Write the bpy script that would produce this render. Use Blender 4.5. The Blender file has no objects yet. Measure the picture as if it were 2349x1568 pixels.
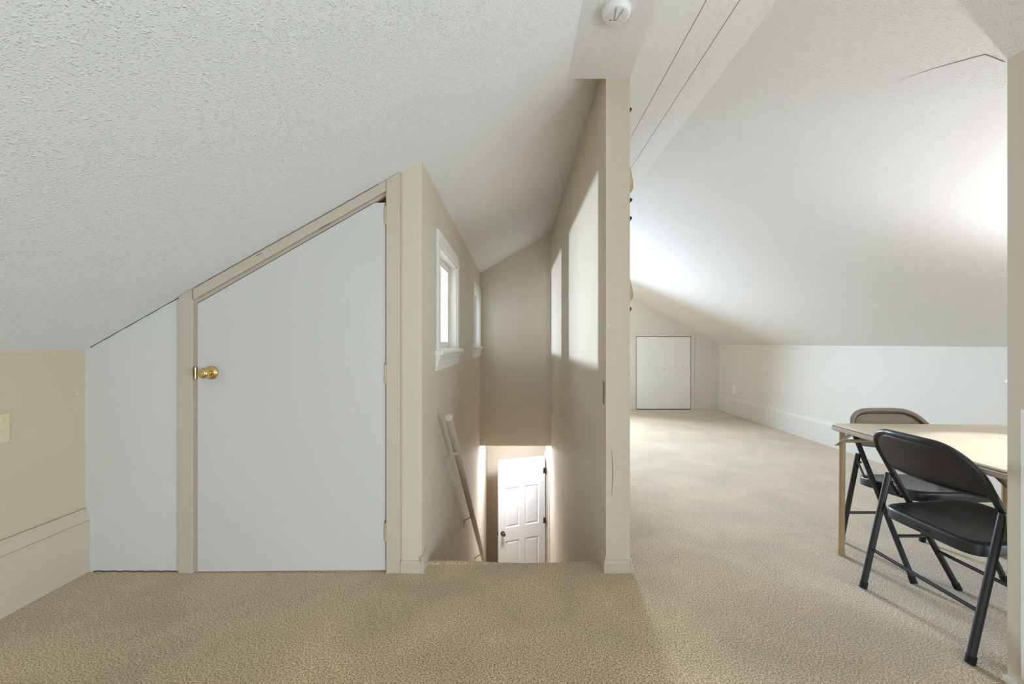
import bpy, bmesh, math, random
from mathutils import Vector, Matrix
random.seed(7)
scene = bpy.context.scene
COL = scene.collection

# ------------------------------------------------------------------ camera
W_PX, H_PX = 2349.0, 1568.0
F_PX = 970.0
VPX, VPY = 1185.0, 786.0          # where lines running away from the viewer meet
EYE = 1.16
cam_d = bpy.data.cameras.new('camera')
cam = bpy.data.objects.new('camera', cam_d)
COL.objects.link(cam)
cam_d.sensor_fit = 'HORIZONTAL'
cam_d.sensor_width = 36.0
cam_d.lens = 36.0 * F_PX / W_PX
cam_d.shift_x = (W_PX / 2 - VPX) / W_PX
cam_d.shift_y = (VPY - H_PX / 2) / W_PX
cam_d.clip_start = 0.02
cam.location = (0, 0, EYE)
cam.rotation_euler = (math.radians(90), 0, 0)
scene.camera = cam

# ------------------------------------------------------------------ colour, world, daylight
vs = scene.view_settings
scene.display_settings.display_device = 'sRGB'
vs.view_transform = 'Standard'
vs.look = 'None'
vs.exposure = 0.35
vs.gamma = 1.0
vs.use_curve_mapping = False
try:
    scene.cycles.use_denoising = True
    scene.cycles.denoiser = 'OPENIMAGEDENOISE'
    scene.cycles.max_bounces = 10
    scene.cycles.diffuse_bounces = 7
    scene.cycles.sample_clamp_indirect = 6.0
    scene.cycles.caustics_reflective = False
    scene.cycles.caustics_refractive = False
except Exception:
    pass

world = bpy.data.worlds.new('world')
scene.world = world
world.use_nodes = True
bg = world.node_tree.nodes['Background']
bg.inputs['Color'].default_value = (0.80, 0.90, 1.0, 1)
bg.inputs['Strength'].default_value = 1.0


def area(name, loc, rot, sx, sy, power, color):
    d = bpy.data.lights.new(name, 'AREA')
    d.shape = 'RECTANGLE'
    d.size, d.size_y = sx, sy
    d.energy = power
    d.color = color
    o = bpy.data.objects.new(name, d)
    COL.objects.link(o)
    o.location = loc
    o.rotation_euler = rot
    return o


R90 = math.radians(90)
# daylight coming in by the windows (far gable, gable behind the viewer, an added low window in the right knee wall)
far_day = area('daylight_far_window', (0.60, 7.24, 1.45), (math.radians(-74), 0, 0), 0.86, 1.10, 138, (0.66, 0.82, 1.0))
far_day.data.spread = math.radians(126)      # narrowed to keep daylight off the right knee wall
area('daylight_back_window', (-0.45, -2.78, 1.20), (R90, 0, 0), 1.50, 0.98, 42, (0.76, 0.89, 1.0))
area('fill_side_window', (3.72, -1.25, 0.65), (0, R90, 0), 0.84, 1.80, 152, (0.71, 0.865, 1.0))  # added fill to brighten the left slope

# ------------------------------------------------------------------ materials
MATS = {}


def srgb(r, g, b):
    def f(c):
        c /= 255.0
        return c / 12.92 if c <= 0.04045 else ((c + 0.055) / 1.055) ** 2.4
    return (f(r), f(g), f(b), 1)


def new_mat(name):
    m = bpy.data.materials.new(name)
    m.use_nodes = True
    nt = m.node_tree
    b = nt.nodes['Principled BSDF']
    MATS[name] = m
    return m, nt, b


def paint(name, col, rough=0.6, var=0.03, bump=0.15, scale=60.0, spec=0.3, metallic=0.0, large=1.5):
    """painted or moulded surface: slight tone drift and a fine roller stipple"""
    m, nt, b = new_mat(name)
    N, L = nt.nodes, nt.links
    tc = N.new('ShaderNodeTexCoord')
    n1 = N.new('ShaderNodeTexNoise')
    n1.inputs['Scale'].default_value = large
    n1.inputs['Detail'].default_value = 4
    L.new(tc.outputs['Object'], n1.inputs['Vector'])
    mp = N.new('ShaderNodeMapRange')
    mp.inputs['From Min'].default_value = 0.3
    mp.inputs['From Max'].default_value = 0.7
    mp.inputs['To Min'].default_value = 1.0 - var
    mp.inputs['To Max'].default_value = 1.0 + var
    L.new(n1.outputs['Fac'], mp.inputs['Value'])
    hs = N.new('ShaderNodeHueSaturation')
    hs.inputs['Color'].default_value = col
    L.new(mp.outputs['Result'], hs.inputs['Value'])
    L.new(hs.outputs['Color'], b.inputs['Base Color'])
    b.inputs['Roughness'].default_value = rough
    b.inputs['Metallic'].default_value = metallic
    b.inputs['Specular IOR Level'].default_value = spec
    if bump > 0:
        n2 = N.new('ShaderNodeTexNoise')
        n2.inputs['Scale'].default_value = scale
        n2.inputs['Detail'].default_value = 3
        L.new(tc.outputs['Object'], n2.inputs['Vector'])
        bp = N.new('ShaderNodeBump')
        bp.inputs['Strength'].default_value = bump
        bp.inputs['Distance'].default_value = 0.002
        L.new(n2.outputs['Fac'], bp.inputs['Height'])
        L.new(bp.outputs['Normal'], b.inputs['Normal'])
    return m


def popcorn():
    m, nt, b = new_mat('popcorn_ceiling')
    N, L = nt.nodes, nt.links
    tc = N.new('ShaderNodeTexCoord')
    wob = N.new('ShaderNodeTexNoise')
    wob.inputs['Scale'].default_value = 60
    L.new(tc.outputs['Object'], wob.inputs['Vector'])
    mixv = N.new('ShaderNodeMixRGB')
    mixv.blend_type = 'LINEAR_LIGHT'
    mixv.inputs['Fac'].default_value = 0.006
    L.new(tc.outputs['Object'], mixv.inputs['Color1'])
    L.new(wob.outputs['Color'], mixv.inputs['Color2'])
    ad = N.new('ShaderNodeMath')
    ad.operation = 'ADD'
    for idx, (sc_, r_, keep) in enumerate(((185, 0.62, 0.25), (98, 0.52, 0.62))):
        vo = N.new('ShaderNodeTexVoronoi')
        vo.feature = 'F1'
        vo.inputs['Scale'].default_value = sc_
        L.new(mixv.outputs[0], vo.inputs['Vector'])
        mr = N.new('ShaderNodeMapRange')
        mr.interpolation_type = 'SMOOTHSTEP'
        mr.inputs['From Min'].default_value = r_
        mr.inputs['From Max'].default_value = 0.08
        L.new(vo.outputs['Distance'], mr.inputs['Value'])
        sp = N.new('ShaderNodeSeparateColor')
        L.new(vo.outputs['Color'], sp.inputs[0])
        kp = N.new('ShaderNodeMapRange')
        kp.inputs['From Min'].default_value = keep
        kp.inputs['From Max'].default_value = 1.0
        L.new(sp.outputs[0], kp.inputs['Value'])
        mu = N.new('ShaderNodeMath')
        mu.operation = 'MULTIPLY'
        L.new(mr.outputs['Result'], mu.inputs[0])
        L.new(kp.outputs['Result'], mu.inputs[1])
        L.new(mu.outputs[0], ad.inputs[idx])
    bp = N.new('ShaderNodeBump')
    bp.inputs['Strength'].default_value = 0.6
    bp.inputs['Distance'].default_value = 0.0036
    L.new(ad.outputs[0], bp.inputs['Height'])
    L.new(bp.outputs['Normal'], b.inputs['Normal'])
    b.inputs['Base Color'].default_value = (0.79, 0.785, 0.78, 1)
    b.inputs['Roughness'].default_value = 0.9
    b.inputs['Specular IOR Level'].default_value = 0.1
    return m


def carpet():
    m, nt, b = new_mat('beige_carpet')
    N, L = nt.nodes, nt.links
    tc = N.new('ShaderNodeTexCoord')
    fine = N.new('ShaderNodeTexNoise')
    fine.inputs['Scale'].default_value = 170
    fine.inputs['Detail'].default_value = 2.5
    fine.inputs['Roughness'].default_value = 0.6
    L.new(tc.outputs['Object'], fine.inputs['Vector'])
    big = N.new('ShaderNodeTexNoise')
    big.inputs['Scale'].default_value = 2.3
    big.inputs['Detail'].default_value = 5
    big.inputs['Distortion'].default_value = 0.5
    L.new(tc.outputs['Object'], big.inputs['Vector'])
    cr = N.new('ShaderNodeValToRGB')
    e = cr.color_ramp.elements
    e[0].position, e[0].color = 0.36, (0.185, 0.125, 0.065, 1)
    e[1].position, e[1].color = 0.62, (0.71, 0.565, 0.375, 1)
    mid = e.new(0.49)
    mid.color = (0.46, 0.33, 0.175, 1)
    L.new(fine.outputs['Fac'], cr.inputs['Fac'])
    mr = N.new('ShaderNodeMapRange')
    mr.inputs['From Min'].default_value = 0.3
    mr.inputs['From Max'].default_value = 0.7
    mr.inputs['To Min'].default_value = 0.80
    mr.inputs['To Max'].default_value = 1.13
    L.new(big.outputs['Fac'], mr.inputs['Value'])
    hs = N.new('ShaderNodeHueSaturation')
    L.new(cr.outputs['Color'], hs.inputs['Color'])
    L.new(mr.outputs['Result'], hs.inputs['Value'])
    L.new(hs.outputs['Color'], b.inputs['Base Color'])
    b.inputs['Roughness'].default_value = 1.0
    b.inputs['Specular IOR Level'].default_value = 0.05
    b.inputs['Sheen Weight'].default_value = 0.6
    b.inputs['Sheen Roughness'].default_value = 0.45
    b.inputs['Sheen Tint'].default_value = (1, 1, 1, 1)
    bp = N.new('ShaderNodeBump')
    bp.inputs['Strength'].default_value = 0.5
    bp.inputs['Distance'].default_value = 0.005
    L.new(fine.outputs['Fac'], bp.inputs['Height'])
    bp2 = N.new('ShaderNodeBump')
    bp2.inputs['Strength'].default_value = 0.35
    bp2.inputs['Distance'].default_value = 0.03
    L.new(big.outputs['Fac'], bp2.inputs['Height'])
    L.new(bp2.outputs['Normal'], bp.inputs['Normal'])
    L.new(bp.outputs['Normal'], b.inputs['Normal'])
    return m


def glass(name):
    m = bpy.data.materials.new(name)
    m.use_nodes = True
    nt = m.node_tree
    N, L = nt.nodes, nt.links
    N.clear()
    out = N.new('ShaderNodeOutputMaterial')
    tr = N.new('ShaderNodeBsdfTransparent')
    tr.inputs['Color'].default_value = (0.93, 0.95, 0.96, 1)
    gl = N.new('ShaderNodeBsdfGlossy')
    gl.inputs['Roughness'].default_value = 0.05
    lw = N.new('ShaderNodeLayerWeight')
    lw.inputs['Blend'].default_value = 0.5
    pw = N.new('ShaderNodeMath')
    pw.operation = 'POWER'
    pw.inputs[1].default_value = 5.0
    L.new(lw.outputs['Facing'], pw.inputs[0])
    fr = N.new('ShaderNodeMath')
    fr.operation = 'MULTIPLY_ADD'
    fr.inputs[1].default_value = 0.55
    fr.inputs[2].default_value = 0.03
    L.new(pw.outputs[0], fr.inputs[0])
    mx = N.new('ShaderNodeMixShader')
    L.new(fr.outputs[0], mx.inputs[0])
    L.new(tr.outputs[0], mx.inputs[1])
    L.new(gl.outputs[0], mx.inputs[2])
    L.new(mx.outputs[0], out.inputs[0])
    MATS[name] = m
    return m


def emitter(name, col, strength):
    m = bpy.data.materials.new(name)
    m.use_nodes = True
    nt = m.node_tree
    nt.nodes.clear()
    out = nt.nodes.new('ShaderNodeOutputMaterial')
    e = nt.nodes.new('ShaderNodeEmission')
    e.inputs['Color'].default_value = col
    e.inputs['Strength'].default_value = strength
    nt.links.new(e.outputs[0], out.inputs[0])
    MATS[name] = m
    return m


def shade_mat():
    m = bpy.data.materials.new('lamp_shade_fabric')
    m.use_nodes = True
    nt = m.node_tree
    N, L = nt.nodes, nt.links
    N.clear()
    out = N.new('ShaderNodeOutputMaterial')
    df = N.new('ShaderNodeBsdfDiffuse')
    df.inputs['Color'].default_value = (0.80, 0.79, 0.75, 1)
    tl = N.new('ShaderNodeBsdfTranslucent')
    tl.inputs['Color'].default_value = (0.80, 0.79, 0.75, 1)
    mx = N.new('ShaderNodeMixShader')
    mx.inputs[0].default_value = 0.5
    L.new(df.outputs[0], mx.inputs[1])
    L.new(tl.outputs[0], mx.inputs[2])
    L.new(mx.outputs[0], out.inputs[0])
    MATS['lamp_shade_fabric'] = m
    return m


BEIGE = paint('beige_wall_paint', (0.615, 0.545, 0.445, 1), 0.55, 0.025, 0.18, 90)
CREAM = paint('cream_trim_paint', (0.56, 0.485, 0.395, 1), 0.45, 0.02, 0.06, 120, spec=0.4)
TAN = paint('tan_wall_paint', (0.62, 0.515, 0.375, 1), 0.55, 0.03, 0.2, 90)
TANBASE = paint('tan_base_paint', (0.60, 0.515, 0.40, 1), 0.5, 0.03, 0.08, 60)
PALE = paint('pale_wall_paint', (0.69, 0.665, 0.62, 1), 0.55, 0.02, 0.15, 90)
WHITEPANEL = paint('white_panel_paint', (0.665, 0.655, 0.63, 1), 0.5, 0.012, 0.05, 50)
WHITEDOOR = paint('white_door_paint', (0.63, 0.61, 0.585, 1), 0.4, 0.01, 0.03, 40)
BRIGHTDOOR = paint('bright_white_door_paint', (0.83, 0.83, 0.82, 1), 0.4, 0.01, 0.03, 40)
WHITETRIM = paint('white_trim_paint', (0.82, 0.80, 0.765, 1), 0.4, 0.01, 0.03, 60)
POP = popcorn()
CARPET = carpet()
GLASS = glass('window_glass')
BRASS = paint('polished_brass', (0.80, 0.60, 0.26, 1), 0.16, 0.04, 0.0, metallic=1.0)
OLDBRASS = paint('painted_brass_hinge', (0.62, 0.50, 0.33, 1), 0.4, 0.15, 0.0, metallic=0.3, large=90)
NICKEL = paint('dark_nickel', (0.20, 0.18, 0.165, 1), 0.28, 0.05, 0.0, metallic=1.0)
BLACKSTEEL = paint('black_painted_steel', (0.018, 0.018, 0.019, 1), 0.42, 0.08, 0.03, 200, spec=0.5)
DARKSTEEL = paint('charcoal_painted_steel', (0.040, 0.038, 0.036, 1), 0.36, 0.08, 0.03, 200, spec=0.5)
TAUPESTEEL = paint('taupe_steel', (0.27, 0.225, 0.18, 1), 0.45, 0.06, 0.03, 200, spec=0.4)  # taupe tone of the far chair's backrest and upper tube
RUBBER = paint('black_rubber', (0.012, 0.012, 0.012, 1), 0.7, 0.05, 0.05, 150)
VINYL = paint('tan_vinyl', (0.70, 0.60, 0.46, 1), 0.38, 0.05, 0.12, 120, spec=0.4, large=5)
BRONZE = paint('tan_enamel_leg', (0.40, 0.29, 0.155, 1), 0.38, 0.05, 0.0, spec=0.45)
TAUPERIM = paint('taupe_rim', (0.46, 0.40, 0.345, 1), 0.4, 0.05, 0.02, 120, spec=0.45)
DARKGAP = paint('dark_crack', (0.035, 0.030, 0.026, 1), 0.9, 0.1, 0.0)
SEAM = paint('grey_seam', (0.10, 0.09, 0.085, 1), 0.9, 0.1, 0.0)
PLASTIC = paint('white_plastic', (0.80, 0.80, 0.78, 1), 0.4, 0.01, 0.0)
GREYPLASTIC = paint('shaded_plastic', (0.55, 0.55, 0.54, 1), 0.5, 0.01, 0.0)
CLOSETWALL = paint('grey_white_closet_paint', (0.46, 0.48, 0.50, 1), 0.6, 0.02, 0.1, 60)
IVORY = paint('ivory_plastic', (0.70, 0.61, 0.40, 1), 0.4, 0.02, 0.0)
WOOD = paint('pale_wood', (0.58, 0.44, 0.29, 1), 0.45, 0.15, 0.1, 40, large=14)
GAPSHADE = paint('shaded_gap_brown', (0.16, 0.105, 0.065, 1), 0.7, 0.2, 0.1, 60, large=20)  # dark brown standing in for shade in the gap around the door
DARKMETAL = paint('dark_bronze_metal', (0.06, 0.045, 0.03, 1), 0.45, 0.1, 0.0, metallic=0.7)
CERAMIC = paint('cream_ceramic', (0.72, 0.68, 0.58, 1), 0.25, 0.03, 0.0)
SHADE = shade_mat()


# ------------------------------------------------------------------ mesh helpers
def link(name, bm, mat, parent=None, smooth=False, bevel=0.0, autosmooth=False):
    bmesh.ops.recalc_face_normals(bm, faces=bm.faces[:])
    me = bpy.data.meshes.new(name)
    bm.to_mesh(me)
    bm.free()
    me.materials.append(mat)
    if smooth:
        for p in me.polygons:
            p.use_smooth = True
    o = bpy.data.objects.new(name, me)
    COL.objects.link(o)
    if parent is not None:
        o.parent = parent
    if bevel > 0:
        md = o.modifiers.new('bevel', 'BEVEL')
        md.width = bevel
        md.segments = 2
        md.limit_method = 'ANGLE'
    return o


def tag(o, label, cat, kind=None, group=None):
    o['label'] = label
    o['category'] = cat
    if kind:
        o['kind'] = kind
    if group:
        o['group'] = group
    return o


def thing(name, label, cat, loc=(0, 0, 0), rz=0.0, kind=None, group=None):
    o = bpy.data.objects.new(name, None)
    COL.objects.link(o)
    o.empty_display_size = 0.05
    o.location = loc
    o.rotation_euler = (0, 0, rz)
    return tag(o, label, cat, kind, group)


def add_box(bm, x0, x1, y0, y1, z0, z1):
    vs_ = [bm.verts.new(p) for p in ((x0, y0, z0), (x1, y0, z0), (x1, y1, z0), (x0, y1, z0),
                                     (x0, y0, z1), (x1, y0, z1), (x1, y1, z1), (x0, y1, z1))]
    for f in ((0, 3, 2, 1), (4, 5, 6, 7), (0, 1, 5, 4), (1, 2, 6, 5), (2, 3, 7, 6), (3, 0, 4, 7)):
        bm.faces.new([vs_[i] for i in f])


def box(name, dims, mat, parent=None, bevel=0.0):
    bm = bmesh.new()
    add_box(bm, *dims)
    return link(name, bm, mat, parent, bevel=bevel)


def boxes(name, lst, mat, parent=None, bevel=0.0):
    bm = bmesh.new()
    for d in lst:
        add_box(bm, *d)
    return link(name, bm, mat, parent, bevel=bevel)


def add_prism(bm, pts, a0, a1, axis='y'):
    """outline in the plane across `axis`, pushed from a0 to a1"""
    def p3(p, a):
        if axis == 'y':
            return (p[0], a, p[1])
        if axis == 'x':
            return (a, p[0], p[1])
        return (p[0], p[1], a)
    A = [bm.verts.new(p3(p, a0)) for p in pts]
    B = [bm.verts.new(p3(p, a1)) for p in pts]
    bm.faces.new(A)
    bm.faces.new(B[::-1])
    n = len(pts)
    for i in range(n):
        bm.faces.new((A[i], B[i], B[(i + 1) % n], A[(i + 1) % n]))


def prism(name, pts, a0, a1, mat, axis='y', parent=None, bevel=0.0):
    bm = bmesh.new()
    add_prism(bm, pts, a0, a1, axis)
    return link(name, bm, mat, parent, bevel=bevel)


def add_tube(bm, pts, r, seg=12, cap=True, flat=1.0):
    pts = [Vector(p) for p in pts]
    n = len(pts)
    rad = r if isinstance(r, (list, tuple)) else [r] * n
    t0 = (pts[1] - pts[0]).normalized()
    ref = Vector((0, 0, 1)) if abs(t0.z) < 0.9 else Vector((1, 0, 0))
    u = t0.cross(ref).normalized()
    rings = []
    for i in range(n):
        if i == 0:
            t = pts[1] - pts[0]
        elif i == n - 1:
            t = pts[-1] - pts[-2]
        else:
            t = (pts[i + 1] - pts[i]).normalized() + (pts[i] - pts[i - 1]).normalized()
        t.normalize()
        u = (u - t * u.dot(t)).normalized()
        v = t.cross(u)
        rings.append([bm.verts.new(pts[i] + (u * math.cos(2 * math.pi * k / seg) + v * flat * math.sin(2 * math.pi * k / seg)) * rad[i])
                      for k in range(seg)])
    for a, b in zip(rings[:-1], rings[1:]):
        for k in range(seg):
            bm.faces.new((a[k], a[(k + 1) % seg], b[(k + 1) % seg], b[k]))
    if cap:
        bm.faces.new(rings[0][::-1])
        bm.faces.new(rings[-1])


def tube(name, pts, r, mat, parent=None, seg=12, smooth=True, flat=1.0):
    bm = bmesh.new()
    add_tube(bm, pts, r, seg, True, flat)
    o = link(name, bm, mat, parent, smooth=smooth)
    if smooth:
        md = o.modifiers.new('edge', 'EDGE_SPLIT')
        md.split_angle = math.radians(50)
    return o


def lathe(name, profile, mat, parent=None, seg=32, axis='z', origin=(0, 0, 0), smooth=True, close=False):
    """profile: list of (radius, height) turned about the axis"""
    bm = bmesh.new()
    rings = []
    for r, h in profile:
        ring = []
        for k in range(seg):
            a = 2 * math.pi * k / seg
            c, s = r * math.cos(a), r * math.sin(a)
            p = {'z': (c, s, h), 'y': (c, h, s), 'x': (h, c, s)}[axis]
            ring.append(bm.verts.new((p[0] + origin[0], p[1] + origin[1], p[2] + origin[2])))
        rings.append(ring)
    pairs = list(zip(rings[:-1], rings[1:]))
    if close:
        pairs.append((rings[-1], rings[0]))
    for a, b in pairs:
        for k in range(seg):
            bm.faces.new((a[k], a[(k + 1) % seg], b[(k + 1) % seg], b[k]))
    if not close:
        bm.faces.new(rings[0])
        bm.faces.new(rings[-1])
    bmesh.ops.remove_doubles(bm, verts=bm.verts[:], dist=1e-5)
    o = link(name, bm, mat, parent, smooth=smooth)
    if smooth:
        md = o.modifiers.new('edge', 'EDGE_SPLIT')
        md.split_angle = math.radians(42)
    return o


# ------------------------------------------------------------------ the building's measures (metres)
YF = 2.143                      # face of the closet front and wall ends
K = EYE / 525.0                 # metres per picture unit on that face


def fx(px):
    return (px - VPX) * K


def fz(py):
    return EYE + (VPY - py) * K


XL, ZL = -2.1874, 1.1224        # left knee wall and its top
SL = 0.562                      # pitch of the left slope
XR, ZR = 3.522, 1.13
SR = 0.546
ZFLAT = 2.4968
XC_L = XL + (ZFLAT - ZL) / SL   # creases between slopes and flat ceiling
XC_R = XR - (ZFLAT - ZR) / SR
YB, YE = -2.60, 7.377           # gable walls
XS0, XS1 = -0.4795, 0.453       # stairwell faces
XD = 0.5745                     # right face of the divider wall
YST = 5.57                      # stairwell end wall
ZLOW = -2.65                    # floor below
ZSOF = -0.195                   # underside of the floor


def zl(x):
    return ZL + SL * (x - XL)


def zr(x):
    return ZR + SR * (XR - x)


# ------------------------------------------------------------------ floor, ceiling, walls
fl = boxes('floor', [
    (XL - 0.15, XR + 0.15, YB - 0.12, YF + 0.085, ZSOF, 0.0),
    (XL - 0.15, XS0 - 0.02, YF + 0.085, YE + 0.12, ZSOF, 0.0),
    (XS1 + 0.02, XR + 0.15, YF + 0.085, YE + 0.12, ZSOF, 0.0),
    (XS0 - 0.02, XS1 + 0.02, YST + 0.06, YE + 0.12, ZSOF, 0.0)], CARPET)
tag(fl, 'beige cut-pile carpet covering the whole attic floor', 'floor', 'structure')
# rolled carpet edge over the top stair
bm = bmesh.new()
pts = []
for i in range(33):
    t = i / 32
    pts.append((XS0 - 0.01 + t * (XS1 - XS0 + 0.02), YF + 0.085 + 0.006 * math.sin(t * 9), -0.020 + 0.004 * math.sin(t * 5 + 1.2) + 0.003 * max(0, 0.10 - t) * 10))
add_tube(bm, pts, 0.024, 12)
link('stair_nosing', bm, CARPET, fl, smooth=True)

ce = bpy.data.objects.new('ceiling', None)
COL.objects.link(ce)
tag(ce, 'white popcorn-textured attic ceiling, two slopes and a flat strip', 'ceiling', 'structure')
T = 0.10
xa, xb = XL - 0.16, 0.60
prism('slope_panel', [(xa, zl(xa)), (xb, zl(xb)), (xb, zl(xb) + T), (xa, zl(xa) + T)], YB - 0.1, YE + 0.1, POP, 'y', ce)
xa, xb = XC_R, XR + 0.16
prism('slope_panel', [(xa, zr(xa)), (xb, zr(xb)), (xb, zr(xb) + T), (xa, zr(xa) + T)], YB - 0.1, YE + 0.1, POP, 'y', ce)
boxes('flat_panel', [(XC_L, XC_R + 0.02, YB - 0.1, YF, ZFLAT, ZFLAT + 0.16),
                     (XD - 0.02, XC_R + 0.02, YF, YE + 0.1, ZFLAT, ZFLAT + 0.16),
                     (XC_L, XD, YST + 0.12, YE + 0.1, ZFLAT, ZFLAT + 0.16)], POP, ce)
# two long open seams in the flat ceiling and a crack on the right slope
for x in (0.742, 0.872):
    tube('ceiling_seam', [(x - 0.012, YB, ZFLAT - 0.0005), (x, YF, ZFLAT - 0.0005), (x + 0.012, YE, ZFLAT - 0.0005)], 0.0011, SEAM, ce, 6)
tube('ceiling_seam', [(1.688, 1.462, zr(1.688) - 0.0005), (1.63, 1.47, zr(1.63) - 0.001), (1.615, 1.50, zr(1.615) - 0.001), (1.57, 1.60, zr(1.57) - 0.001), (1.535, 1.70, zr(1.535) - 0.0005)],
     [0.0009, 0.0009, 0.0008, 0.0005, 0.0002], SEAM, ce, 6)
tube('ceiling_nick', [(fx(1308), YF - 0.006, fz(167)), (fx(1309), YF - 0.02, fz(164)), (fx(1310.5), YF - 0.03, fz(159))], [0.004, 0.003, 0.001], DARKGAP, ce, 6)

# knee walls
o = box('wall_left', (XL - 0.12, XL, YB, YE, ZSOF, ZL + 0.03), TAN)
tag(o, 'low tan knee wall at the left edge under the slope', 'wall', 'structure')
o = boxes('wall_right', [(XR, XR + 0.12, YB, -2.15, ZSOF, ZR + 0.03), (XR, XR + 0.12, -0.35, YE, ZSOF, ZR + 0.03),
                         (XR, XR + 0.12, -2.15, -0.35, ZSOF, 0.22), (XR, XR + 0.12, -2.15, -0.35, 1.08, ZR + 0.03)], PALE)  # opening left for the added low window
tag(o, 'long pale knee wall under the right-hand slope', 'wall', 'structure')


def gable(name, y0, y1, wins, mat, label):
    """gable wall made of upright strips around its window openings"""
    xs = sorted(set([XL - 0.1, XC_L, XC_R, XR + 0.1] + [w[0] for w in wins] + [w[1] for w in wins]))

    def top(x):
        return min(zl(x), zr(x), ZFLAT) + 0.05
    bm_ = bmesh.new()
    for x0, x1 in zip(xs[:-1], xs[1:]):
        w = [q for q in wins if q[0] <= x0 + 1e-6 and q[1] >= x1 - 1e-6]
        if w:
            w = w[0]
            add_box(bm_, x0, x1, y0, y1, ZSOF, w[2])
            add_prism(bm_, [(x0, w[3]), (x1, w[3]), (x1, top(x1)), (x0, top(x0))], y0, y1)
        else:
            add_prism(bm_, [(x0, ZSOF), (x1, ZSOF), (x1, top(x1)), (x0, top(x0))], y0, y1)
    return tag(link(name, bm_, mat), label, 'wall', 'structure')


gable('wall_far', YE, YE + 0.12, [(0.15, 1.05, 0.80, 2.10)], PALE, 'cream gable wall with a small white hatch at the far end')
gable('wall_back', YB - 0.12, YB, [(-1.2, 0.3, 0.70, 1.68)], BEIGE, 'beige gable wall behind the viewer')


def gable_window(name, x0, x1, z0, z1, y0, y1, label):
    t = thing(name, label, 'window', (0, 0, 0), kind='structure')
    f = 0.05
    ym = (y0 + y1) / 2
    boxes('window_frame', [(x0, x0 + f, ym - 0.02, ym + 0.02, z0, z1), (x1 - f, x1, ym - 0.02, ym + 0.02, z0, z1),
                           (x0 + f, x1 - f, ym - 0.02, ym + 0.02, z0, z0 + f), (x0 + f, x1 - f, ym - 0.02, ym + 0.02, z1 - f, z1)], WHITETRIM, t)
    box('pane', (x0 + f, x1 - f, ym - 0.003, ym + 0.003, z0 + f, z1 - f), GLASS, t)


gable_window('window_3', 0.15, 1.05, 0.80, 2.10, YE, YE + 0.12, 'white framed gable window at the far end behind the divider')
gable_window('window_4', -1.2, 0.3, 0.70, 1.68, YB - 0.12, YB, 'wide white framed gable window behind the viewer')
t = thing('window_5', 'added unseen low window in the right knee wall, lighting the left ceiling slope', 'window', kind='structure')  # invented window, placed to throw light up the left slope
xm = XR + 0.06
boxes('window_frame', [(xm - 0.02, xm + 0.02, -2.15, -2.10, 0.22, 1.08), (xm - 0.02, xm + 0.02, -0.40, -0.35, 0.22, 1.08),
                       (xm - 0.02, xm + 0.02, -2.10, -0.40, 0.22, 0.27), (xm - 0.02, xm + 0.02, -2.10, -0.40, 1.03, 1.08)], WHITETRIM, t)
box('pane', (xm - 0.003, xm + 0.003, -2.10, -0.40, 0.27, 1.03), GLASS, t)

# partition on the right, its end just in view
XP, YP = 1.685, 1.452
o = prism('wall_partition', [(XP, ZSOF), (XP + 0.115, ZSOF), (XP + 0.115, zr(XP + 0.115) + 0.04), (XP, zr(XP) + 0.04)], 0.80, YP, BEIGE)
tag(o, 'beige partition wall end at the right edge', 'wall', 'structure')
t = thing('trim_1', 'cream upright casing board on the partition at the right edge', 'trim', kind='structure')
box('casing_board', (XP - 0.010, XP, 1.28, 1.405, 0.045, 0.94), WHITETRIM, t, 0.002)
box('base_block', (XP - 0.013, XP, YP - 0.031, YP + 0.004, 0.0, 0.02), WHITETRIM, t, 0.002)

# ------------------------------------------------------------------ closet front (face at YF)
yb = YF + 0.10
xj0, xj1 = fx(448), fx(887)
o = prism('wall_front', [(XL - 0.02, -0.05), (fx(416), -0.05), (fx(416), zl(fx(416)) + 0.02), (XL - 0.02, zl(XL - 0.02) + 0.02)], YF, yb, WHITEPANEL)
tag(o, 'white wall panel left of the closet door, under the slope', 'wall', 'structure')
# dark open joint along the top of the panel
tube('open_joint', [(fx(x), YF - 0.001, zl(fx(x)) - 0.0015 - 0.0012 * math.sin(x * 0.13)) for x in range(208, 414, 12)], 0.0018, SEAM, o, 6)
tube('open_joint', [(fx(x), YF - 0.001, 0.004 + 0.0015 * math.sin(x * 0.2)) for x in range(215, 412, 12)], 0.003, SEAM, o, 6)

bm = bmesh.new()
# door jambs left and right and the sloping head piece, then the wall end beside the stairs
add_prism(bm, [(fx(413), 0), (fx(452), 0), (fx(452), zl(fx(452)) + 0.02), (fx(413), zl(fx(413)) + 0.02)], YF + 0.002, yb)
add_prism(bm, [(fx(452), fz(690)), (xj1, fz(441)), (xj1, zl(xj1) + 0.03), (fx(452), zl(fx(452)) + 0.03)], YF + 0.004, yb)
add_prism(bm, [(xj1, -0.05), (XS0 - 0.10, -0.05), (XS0 - 0.10, zl(XS0 - 0.10) + 0.03), (xj1, zl(xj1) + 0.03)], YF + 0.002, yb + 0.02)
o = link('wall_closet', bm, CREAM)
tag(o, 'cream jambs framing the white closet door', 'wall', 'structure')
# stop strip behind the sloping gap, coloured dark for the gap's shade
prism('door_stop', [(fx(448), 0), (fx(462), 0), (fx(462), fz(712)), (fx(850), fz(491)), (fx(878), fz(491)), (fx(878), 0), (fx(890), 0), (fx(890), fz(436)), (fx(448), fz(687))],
      YF + 0.050, YF + 0.075, GAPSHADE, 'y', o)

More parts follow.
